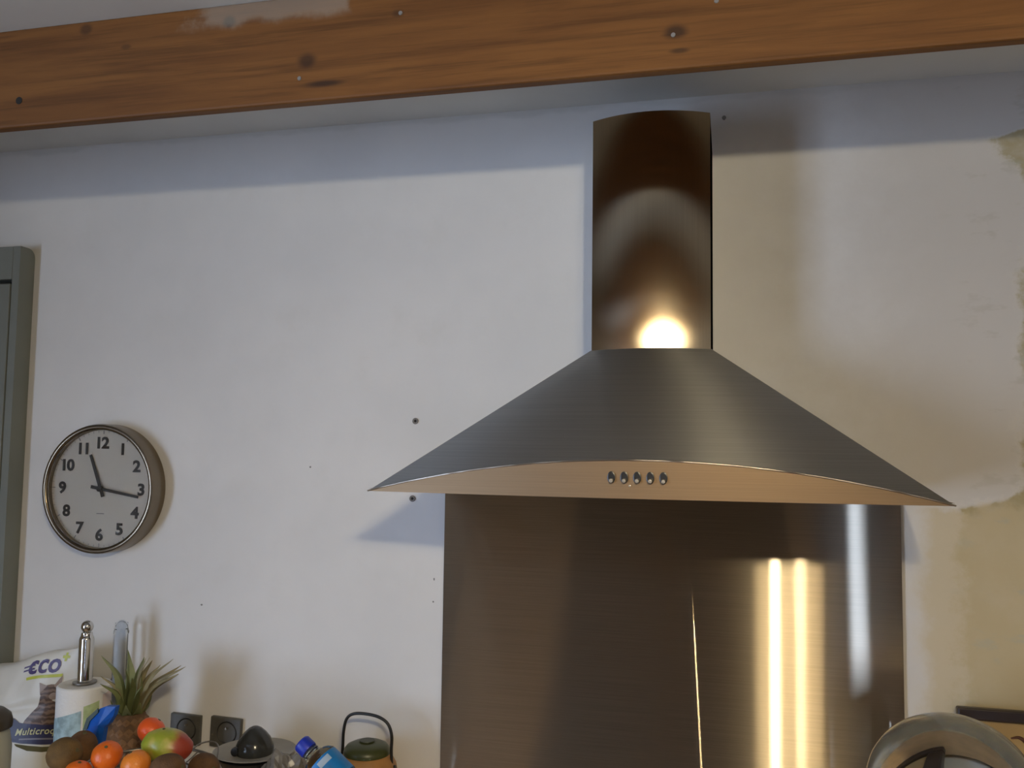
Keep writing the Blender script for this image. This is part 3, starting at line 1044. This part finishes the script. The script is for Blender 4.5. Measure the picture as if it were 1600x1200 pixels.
# one scale-like eye, shared by all
ev, ef = [], []
EN = 8
for j, (r, h) in enumerate(((1.0, 0.0), (0.80, 0.35), (0.35, 0.55))):
    for k in range(EN):
        a = 2 * PI * k / EN
        q = 1.0 if k % 2 == 0 else 0.80
        ev.append((r * q * math.cos(a), r * q * math.sin(a) * 0.95, h))
for j in range(2):
    for k in range(EN):
        k2 = (k + 1) % EN
        ef.append((j * EN + k, j * EN + k2, (j + 1) * EN + k2, (j + 1) * EN + k))
ev.append((0, -0.15, 0.95))
for k in range(EN):
    ef.append((2 * EN + k, 2 * EN + (k + 1) % EN, len(ev) - 1))
eye_me = bpy.data.meshes.new('eye')
eye_me.from_pydata(ev, [], ef)
eye_me.materials.append(M['pineeye'])
rows = 10
for j in range(rows):
    h = 0.07 + 0.86 * j / (rows - 1)
    r = pr(h)
    cnt = 14
    for k in range(cnt):
        a = 2 * PI * (k + 0.5 * (j % 2)) / cnt
        nrm = Vector((math.cos(a), math.sin(a), (0.9 * (h - 0.45)))).normalized()
        tz = Vector((0, 0, 1))
        tx = tz.cross(nrm).normalized()
        ty = nrm.cross(tx)
        s = r * 2 * PI / cnt * 0.55
        o = bpy.data.objects.new('eye', eye_me)
        COL.objects.link(o)
        o.parent = pn
        p = AX * h + Vector((math.cos(a), math.sin(a), 0)) * r * 0.90
        mt = Matrix((tx * s, ty * s, nrm * s * 0.55)).transposed().to_4x4()
        mt.translation = p
        o.matrix_local = mt


def leaf(parent, base, mid, tip, w, mat, thick=0.0012, twist=0.0):
    P = spline([base, mid, tip], 7)
    V, Fc = [], []
    n = len(P)
    axis = Vector((0, 0, 1))
    cx = Vector(base)
    for i, p in enumerate(P):
        f = i / (n - 1)
        d = (P[min(i + 1, n - 1)] - P[max(i - 1, 0)]).normalized()
        out = Vector((mid[0] - crown.x, mid[1] - crown.y, 0))
        if out.length < 1e-3:
            out = Vector((0, -1, 0))
        sd = d.cross(out.normalized() * 0.8 + axis * 0.35)
        if sd.length < 1e-4:
            sd = d.orthogonal()
        sd.normalize()
        sd = Matrix.Rotation(twist, 3, d) @ sd
        nr = sd.cross(d).normalized()
        ww = w * (0.95 + 0.35 * math.sin(PI * min(1, f * 1.4))) * (1 - f) ** 0.75 + 0.0003
        V += [p - sd * ww + nr * ww * 0.35, p - nr * 0.0004, p + sd * ww + nr * ww * 0.35, p - nr * (thick * (1 - f) + 0.0006)]
    for i in range(n - 1):
        a, b = 4 * i, 4 * i + 4
        for k in range(4):
            k2 = (k + 1) % 4
            Fc.append((a + k, a + k2, b + k2, b + k))
    Fc.append((0, 1, 2, 3))
    Fc.append((4 * n - 4, 4 * n - 3, 4 * n - 2, 4 * n - 1))
    mesh_obj('leaf', V, Fc, mat, parent, True, 50)


crown = AX * 0.985
org = Vector((-1.086, -0.185, ZW))


def tipw(x, y, z):
    return Vector((x, y, z)) - org


tips = [((-1.120, -0.20, 1.239), 0.0080, 0), ((-1.115, -0.205, 1.199), 0.006, 1), ((-1.095, -0.15, 1.242), 0.0090, 0), ((-1.051, -0.155, 1.231), 0.0090, 0),
        ((-1.006, -0.20, 1.243), 0.0035, 1), ((-0.972, -0.17, 1.236), 0.0080, 1), ((-0.956, -0.15, 1.217), 0.0085, 1), ((-0.952, -0.18, 1.210), 0.0075, 1), ((-1.022, -0.14, 1.214), 0.007, 1),
        ((-1.118, -0.12, 1.206), 0.006, 1), ((-1.040, -0.165, 1.232), 0.0085, 1), ((-1.072, -0.185, 1.212), 0.0100, 0), ((-1.045, -0.20, 1.200), 0.0100, 0),
        ((-1.100, -0.225, 1.190), 0.0085, 0), ((-1.010, -0.215, 1.190), 0.0085, 0), ((-1.060, -0.115, 1.215), 0.008, 1), ((-0.985, -0.13, 1.195), 0.007, 1), ((-1.000, -0.10, 1.205), 0.007, 1)]
for (tx_, w, mk) in tips:
    tp = tipw(*tx_)
    out = Vector((tp.x - crown.x, tp.y - crown.y, 0))
    ln_ = out.length
    od = out.normalized() if ln_ > 1e-4 else Vector((0, -1, 0))
    hgt = tp.z - crown.z
    base = crown + od * 0.012 + Vector((0, 0, -0.004 + random.uniform(0, 0.012)))
    mid = crown + out * 0.42 + Vector((0, 0, hgt * 0.62))
    leaf(pn, base, mid, tp, w * 1.45, M['leaf'] if mk == 0 else M['leafb'], twist=0.75 if tp.x > crown.x else -0.75)
for k in range(9):
    a = 2 * PI * k / 9 + 0.2
    L = random.uniform(0.030, 0.042)
    od = Vector((math.cos(a), math.sin(a), 0))
    base = crown + od * 0.012 + Vector((0, 0, -0.006))
    tp = crown + od * (0.022 + L * 0.55) + Vector((0, 0, L * 0.9))
    leaf(pn, base, base.lerp(tp, 0.5) + od * 0.004, tp, 0.0105, M['leaf'])
tag(pn, 'brown pineapple with spiky green leaf crown standing behind the fruit', 'pineapple')

# ------------------------------------------------------------------ wire fruit basket and its fruit
bk = empty('fruit_basket', (-0.925, -0.325, ZW))
RB = 0.135
lathe('foot', [(0, 0.0005), (0.075, 0.0005), (0.078, 0.004), (0.06, 0.012), (0.018, 0.03), (0.014, 0.09), (0.03, 0.112), (0.07, 0.118), (0.07, 0.121), (0, 0.121)], M['wire'], bk, 40)
ring = lambda r, z, n=56: [(r * math.cos(2 * PI * k / n), r * math.sin(2 * PI * k / n), z) for k in range(n)]
tube('rim', ring(RB, 0.138), 0.003, M['wire'], bk, 8, True)
tube('hoop', ring(RB * 0.75, 0.1245), 0.0018, M['wire'], bk, 6, True)
for k in range(24):
    a = 2 * PI * k / 24
    d = Vector((math.cos(a), math.sin(a), 0))
    tube('rib_wire', spline([d * 0.05 + Vector((0, 0, 0.120)), d * 0.10 + Vector((0, 0, 0.124)), d * RB + Vector((0, 0, 0.138))], 4), 0.0014, M['wire'], bk, 6)
for ca in (62, 242):
    pts = []
    for k in range(13):
        f = k / 12
        a = math.radians(ca + 20 * (f * 2 - 1))
        r = RB * (1 + 0.10 * math.sin(PI * f))
        pts.append((r * math.cos(a), r * math.sin(a), 0.138 + 0.020 * math.sin(PI * f) ** 0.6))
    tube('handle_loop', pts, 0.0016, M['wire'], bk, 6)
tag(bk, 'grey wire fruit basket on a foot holding the clementines and kiwis', 'basket')


def ellipsoid(name, ax, mat, parent, seg=32, rings=18, dim=0.0, pinch=0.0, lump=0.0):
    V, Fc = [], []
    for j in range(rings + 1):
        ph = PI * j / rings
        for k in range(seg):
            a = 2 * PI * k / seg
            v = Vector((math.sin(ph) * math.cos(a), math.sin(ph) * math.sin(a), math.cos(ph)))
            s = 1.0 - dim * math.exp(-(math.sin(ph) / 0.22) ** 2) * (1.0 if v.z > 0 else 0.5)
            s *= 1 + lump * noise.noise(v * 2.1 + Vector((parent.location.x * 30, 0, 0)))
            V.append(Vector((v.x * ax[0] * (1 + pinch * v.z), v.y * ax[1] * (1 + pinch * v.z), v.z * ax[2])) * s)
    for j in range(rings):
        for k in range(seg):
            k2 = (k + 1) % seg
            Fc.append((j * seg + k, (j + 1) * seg + k, (j + 1) * seg + k2, j * seg + k2))
    me = bpy.data.meshes.new(name)
    me.from_pydata([tuple(v) for v in V], [], Fc)
    bm = bmesh.new()
    bm.from_mesh(me)
    bmesh.ops.remove_doubles(bm, verts=bm.verts, dist=1e-5)
    bm.to_mesh(me)
    bm.free()
    return link(name, me, mat, parent, True)


def clementine(loc, r, mat, rot, lab):
    e = empty('clementine', loc, rot)
    ellipsoid('peel', (r, r, r * 0.90), mat, e, dim=0.05, lump=0.03)
    lathe('stalk_button', [(0, -0.001), (0.0032, -0.001), (0.0030, 0.001), (0, 0.0016)], M['stalk'], e, 8, 'Z', (0, 0, r * 0.90 * 0.955))
    tag(e, lab, 'clementine', 'clementines in the basket')


def kiwi(loc, ax, mat, rot, lab):
    e = empty('kiwi', loc, rot)
    ellipsoid('skin', ax, mat, e, dim=0.03, lump=0.04)
    lathe('stem_end', [(0, -0.001), (0.004, -0.001), (0.0035, 0.0008), (0, 0.001)], M['stalk'], e, 8, 'Z', (0, 0, ax[2] * 0.975))
    tag(e, lab, 'kiwi', 'kiwis in the basket')


clementine((-0.965, -0.37, 1.109), 0.0268, M['orange'], (0.5, 0.3, 0), 'round orange clementine in front of the pineapple body')
clementine((-0.897, -0.38, 1.1035), 0.0262, M['orange2'], (0.2, -0.4, 0), 'paler orange clementine below the mango, cut by the bottom edge')
clementine((-0.996, -0.405, 1.0865), 0.0240, M['orange'], (0.1, 0.2, 0), 'lowest clementine between the green kiwi and its neighbour, only its top showing')
clementine((-0.935, -0.285, 1.1305), 0.0262, M['redorange'], (-0.4, 0.5, 0), 'highest red-orange clementine lying against the pineapple and mango')
kiwi((-1.054, -0.372, 1.1045), (0.029, 0.029, 0.033), M['kiwi'], (0.4, 1.2, 0.3), 'large greenish kiwi at the left front of the basket')
kiwi((-1.062, -0.315, 1.099), (0.0265, 0.0265, 0.030), M['kiwib'], (0.2, 0.3, 0), 'brown kiwi tucked behind the large greenish one')
kiwi((-0.829, -0.385, 1.103), (0.027, 0.027, 0.034), M['kiwib'], (0.3, 1.3, 0.2), 'brown kiwi in front of the mango')
kiwi((-0.795, -0.325, 1.089), (0.026, 0.026, 0.031), M['kiwib'], (0.0, 1.4, -0.4), 'reddish brown kiwi at the right edge of the basket')
mg = empty('mango', (-0.872, -0.325, 1.121), (0.1, 0.12, 0.25))
ellipsoid('skin', (0.047, 0.033, 0.0305), M['mango'], mg, lump=0.07)
lathe('stem_scar', [(0, 0), (0.003, 0), (0.0025, 0.002), (0, 0.0025)], M['stalk'], mg, 8, 'Z', (-0.01, 0.0, 0.0290))
tag(mg, 'green and yellow mango blushed red on its right side', 'mango')

# blue packet stuck into the basket
bp = empty('blue_packet', (-1.060, -0.268, 1.060))
out2 = [(-0.031, 0.057), (-0.022, 0.078), (0.000, 0.098), (0.014, 0.104), (0.036, 0.105), (0.032, 0.088), (0.022, 0.072), (0.012, 0.062), (0.006, 0.020), (-0.012, 0.018)]
V = [Vector((x, -0.006, z)) for x, z in out2] + [Vector((x, 0.006, z)) for x, z in out2]
n = len(out2)
V += [Vector((0.006, -0.016, 0.070)), Vector((0.006, 0.012, 0.070))]
Fc = [(i, (i + 1) % n, 2 * n) for i in range(n)] + [(n + (i + 1) % n, n + i, 2 * n + 1) for i in range(n)] + [(i, n + i, n + (i + 1) % n, (i + 1) % n) for i in range(n)]
mesh_obj('foil', V, Fc, M['bluepack'], bp)
seal = [(-0.033, 0.055), (-0.025, 0.079), (-0.001, 0.100), (0.000, 0.092), (-0.018, 0.074), (-0.024, 0.058)]
V = [Vector((x, -0.0105, z)) for x, z in seal] + [Vector((x, -0.008, z)) for x, z in seal]
n = len(seal)
mesh_obj('side_seal', V, [tuple(range(n)), tuple(range(2 * n - 1, n - 1, -1))] + [(i, n + i, n + (i + 1) % n, (i + 1) % n) for i in range(n)], M['greenpack'], bp)
tag(bp, 'bright blue foil packet between the paper roll and pineapple', 'packet')

# ------------------------------------------------------------------ citrus juicer
ju = empty('citrus_juicer', (-0.812, -0.115, ZW))
lathe('base', [(0, 0.0005), (0.055, 0.0005), (0.058, 0.006), (0.050, 0.022), (0.018, 0.034), (0.016, 0.058), (0.018, 0.0605), (0, 0.0605)], M['juicer'], ju, 40)
lathe('under_bowl', [(0, 0.060), (0.030, 0.061), (0.046, 0.070), (0.060, 0.090), (0.072, 0.111), (0.073, 0.1150), (0, 0.112)], M['black'], ju, 56)
lathe('dish', [(0.0, 0.1135), (0.040, 0.1140), (0.066, 0.1165), (0.077, 0.121), (0.080, 0.1225), (0.078, 0.1235), (0.065, 0.1190), (0.040, 0.1165), (0, 0.1160)], M['dish'], ju, 56, wob=lambda a, h: 1 + 0.04 * math.sin(2 * a + 0.6))
lathe('reamer', [(0.037, 0.1165), (0.0385, 0.124), (0.037, 0.134), (0.031, 0.147), (0.022, 0.158), (0.013, 0.166), (0.006, 0.1695), (0, 0.1705)], M['juicer'], ju, 56)
lathe('knob', [(0, -0.006), (0.008, -0.006), (0.0095, 0.0), (0.008, 0.005), (0, 0.006)], M['black'], ju, 20, 'Y', (-0.026, -0.030, 0.126))
tag(ju, 'dark glossy citrus juicer with domed reamer on a grey dish', 'juicer')

# ------------------------------------------------------------------ crumpled plastic wrapping
cp = empty('crumpled_wrapping', (-0.690, -0.225, ZW))
bm = bmesh.new()
bmesh.ops.create_icosphere(bm, subdivisions=4, radius=1.0)
for v in bm.verts:
    d = v.co.normalized()
    s = 1 + 0.30 * noise.noise(d * 2.3) + 0.22 * (abs(noise.noise(d * 5.1)) - 0.2) + 0.10 * (abs(noise.noise(d * 11.0)) - 0.2)
    v.co = Vector((d.x * 0.050 * s, d.y * 0.040 * s, 0.078 + d.z * 0.082 * s))
    v.co.z = max(0.001, v.co.z)
me = bpy.data.meshes.new('film')
bm.to_mesh(me)
bm.free()
link('film', me, M['film'], cp)
tag(cp, 'crumpled grey plastic wrapping between the juicer and blue-capped bottle', 'wrapping')

# ------------------------------------------------------------------ leaning water bottle
capc = Vector((-0.648, -0.218, 1.106))
dirv = Vector((0.80, -0.10, -0.56)).normalized()
wb = empty('water_bottle', capc - dirv * 0.012)
wb.rotation_mode = 'QUATERNION'
wb.rotation_quaternion = Vector((0, 0, 1)).rotation_difference(dirv)
lathe('cap', [(0, 0.0), (0.0145, 0.0), (0.0168, 0.003), (0.0172, 0.020), (0.0165, 0.023), (0.0, 0.023)], M['capblue'], wb, 36, wob=lambda a, h: 1 + 0.02 * math.sin(18 * a))
lathe('plastic_body', [(0.0125, 0.020), (0.0130, 0.0255), (0.0165, 0.027), (0.0165, 0.030), (0.0140, 0.031), (0.018, 0.036), (0.030, 0.044), (0.0355, 0.052), (0.0355, 0.205), (0.031, 0.215), (0.012, 0.212), (0, 0.210),
                       (0, 0.2085), (0.011, 0.2105), (0.030, 0.2130), (0.0342, 0.204), (0.0342, 0.053), (0.0288, 0.0455), (0.0168, 0.0375), (0.0120, 0.031), (0.0112, 0.020), (0.0125, 0.020)], M['pet'], wb, 40)
lathe('label', [(0.0358, 0.056), (0.0361, 0.056), (0.0361, 0.108), (0.0358, 0.108)], M['labelblue'], wb, 48)
# pale patch of the label, turned up and towards the room
inv = wb.rotation_quaternion.inverted()
want = inv @ Vector((0.25, -0.75, 0.62))
a0 = math.atan2(want.y, want.x)
V, Fc = [], []
for i in range(9):
    a = a0 + (i / 8 - 0.5) * 0.75
    for h in (0.060, 0.072):
        V.append(Vector((0.0365 * math.cos(a), 0.0365 * math.sin(a), h)))
Fc = [(2 * i, 2 * i + 2, 2 * i + 3, 2 * i + 1) for i in range(8)]
mesh_obj('label_patch', V, Fc, M['labelwhite'], wb, True)
tag(wb, 'leaning clear plastic water bottle with dark blue cap and blue label', 'bottle')

# ------------------------------------------------------------------ teapot with hoop handle
tp = empty('teapot', (-0.580, -0.080, ZW))
lathe('body', [(0, 0.0005), (0.040, 0.0005), (0.048, 0.006), (0.062, 0.045), (0.064, 0.075), (0.060, 0.105), (0.050, 0.122), (0.046, 0.126), (0, 0.126)], M['tan'], tp, 48)
lathe('lid', [(0.047, 0.1262), (0.0475, 0.130), (0.0462, 0.135), (0.041, 0.142), (0.030, 0.147), (0.012, 0.1495), (0, 0.150)], M['olive'], tp, 48)
lathe('lid_knob', [(0.012, 0.1490), (0.0135, 0.1500), (0.016, 0.1508), (0.0155, 0.1520), (0, 0.1522)], M['olived'], tp, 24)
hp = spline([(-0.0545, 0, 0.100), (-0.0530, 0, 0.135), (-0.0520, 0, 0.165), (-0.046, 0, 0.190), (-0.030, 0, 0.2015), (0.0, 0, 0.2030), (0.026, 0, 0.1985), (0.044, 0, 0.187), (0.0525, 0, 0.165), (0.0525, 0, 0.135), (0.0545, 0, 0.100)], 6)
tube('handle', hp, 0.0031, M['handle'], tp, 10)
for s in (-1, 1):
    lathe('handle_lug', [(0, -0.006), (0.006, -0.006), (0.006, 0.006), (0, 0.006)], M['handle'], tp, 14, 'X', (s * 0.056, 0, 0.102))
tube('spout', spline([(0.020, -0.055, 0.06), (0.032, -0.075, 0.075), (0.040, -0.088, 0.098)], 5), 0.011, M['tan'], tp, 14, radii=[0.014 - 0.0006 * k for k in range(11)])
tag(tp, 'small tan teapot with olive lid and black hoop handle', 'teapot')

# ------------------------------------------------------------------ brown pan in front of the bottle
pa = empty('brown_tumbler', (-0.590, -0.335, ZW))
pa.scale = (0.60, 0.60, 0.93)
lathe('shell', [(0, 0.0005), (0.035, 0.0005), (0.040, 0.006), (0.062, 0.06), (0.078, 0.120), (0.083, 0.165), (0.085, 0.172), (0.082, 0.175), (0.079, 0.168), (0.074, 0.120), (0.058, 0.06), (0.036, 0.012), (0, 0.010)], M['pan'], pa, 56)
tube('rim', ring(0.0835, 0.1745), 0.0022, M['pan'], pa, 8, True)
tag(pa, 'tall glossy brown tumbler at the bottom edge in front of the water bottle', 'tumbler')

# ------------------------------------------------------------------ framed board leaning on the right wall
fr = empty('framed_board', (0.0, -0.008, ZW))
fr.rotation_euler = (math.radians(-2.0), 0, 0)
FX0, FX1, FZ = 0.531, 0.931, 0.2935
box('top_bar', (FX0, -0.040, FZ - 0.021), (FX1, -0.022, FZ), M['frame'], fr, 0.003)
box('bottom_bar', (FX0, -0.040, 0.002), (FX1, -0.022, 0.023), M['frame'], fr, 0.003)
box('side_bar', (FX0, -0.040, 0.0235), (FX0 + 0.026, -0.022, FZ - 0.0215), M['frame'], fr, 0.003)
box('side_bar', (FX1 - 0.026, -0.040, 0.0235), (FX1, -0.022, FZ - 0.0215), M['frame'], fr, 0.003)
brd = box('board', (FX0 + 0.02, -0.030, 0.018), (FX1 - 0.02, -0.0225, FZ - 0.018), M['board'], fr)
for ctrl in ([(0.618, 0.245), (0.632, 0.247), (0.644, 0.236), (0.646, 0.215), (0.640, 0.190)],
             [(0.598, 0.225), (0.592, 0.205), (0.596, 0.185), (0.606, 0.175)],
             [(0.665, 0.240), (0.690, 0.236), (0.700, 0.215), (0.685, 0.195)],
             [(0.720, 0.245), (0.716, 0.215), (0.722, 0.185), (0.740, 0.180)]):
    pts = spline([(x, -0.0305, z) for x, z in ctrl], 6)
    tube('painted_stroke', pts, 0.0028, M['boardink'], brd, 8, radii=[0.0014 + 0.0022 * math.sin(PI * k / (len(pts) - 1)) for k in range(len(pts))])
tag(fr, 'tan board with brown curling strokes in a dark frame, right of the splashback', 'framed board')

# ------------------------------------------------------------------ glass dome on a stand
gd = empty('cake_dome', (0.462, -0.30, ZW))
lathe('stand', [(0, 0.0005), (0.07, 0.0005), (0.072, 0.005), (0.03, 0.018), (0.016, 0.04), (0.016, 0.085), (0.05, 0.102), (0.14, 0.106), (0.142, 0.112), (0.138, 0.114), (0, 0.112)], M['cream'], gd, 64)
RD, HD0 = 0.1235, 0.229
TH = 0.010
outer = [(RD, 0.1145), (RD, HD0)] + [(RD * math.cos(a), HD0 + RD * math.sin(a) * 0.97) for a in [PI / 2 * k / 18 for k in range(1, 18)]] + [(0, HD0 + RD * 0.97)]
ri = RD - TH
inner = [(0, HD0 + ri * 0.97)] + [(ri * math.cos(a), HD0 + ri * math.sin(a) * 0.97) for a in [PI / 2 * k / 18 for k in range(17, 0, -1)]] + [(ri, HD0), (ri, 0.1145), (RD, 0.1145)]
lathe('glass_cover', outer + inner, M['glass'], gd, 72)
tag(gd, 'thick clear glass dome at the bottom right in front of the framed board', 'glass dome')

# ------------------------------------------------------------------ hanging lamp behind the camera (bulbs are the room's own light, the lining's glow is added)
lp = empty('pendant_lamp', (0.375, -2.02, 2.09))
lathe('ceiling_rose', [(0, 0.309), (0.05, 0.309), (0.045, 0.292), (0.01, 0.28), (0, 0.28)], M['brass'], lp, 32)
tube('cord', [(0, 0, 0.28), (0, 0, 0.10)], 0.004, M['black'], lp, 8)
tube('arm', [(-0.055, 0, 0.10), (0.055, 0, 0.10)], 0.007, M['brass'], lp, 10)
for s, k in ((-1, 1.0), (1, 0.40)):
    lathe('bulb_holder', [(0, 0.10), (0.012, 0.10), (0.016, 0.06), (0.016, 0.0222), (0, 0.0222)], M['brass'], lp, 20, 'Z', (s * 0.055, 0, 0))
    lathe('bulb', [(0, 0.0215)] + [(0.023 * math.sin(PI * j / 14), 0.023 * math.cos(PI * j / 14)) for j in range(2, 14)] + [(0, -0.023)], bulb_material('glowing_bulb', k), lp, 24, 'Z', (s * 0.055, 0, 0))
lathe('shade', [(0.152, 0.035), (0.152, 0.037), (0.082, 0.122), (0.080, 0.122)], M['cream'], lp, 48)
lathe('added_glow_lining', [(0.1495, 0.0365), (0.0795, 0.1210)], bulb_material('added_lining_glow', 92.0 / LAMP, (1.0, 0.80, 0.47, 1)), lp, 48)  # added glow that brightens the lower wall, replacing bulb light bounced by the shade
tag(lp, 'pendant lamp with white shade and two glowing bulbs hanging behind the photographer', 'lamp')
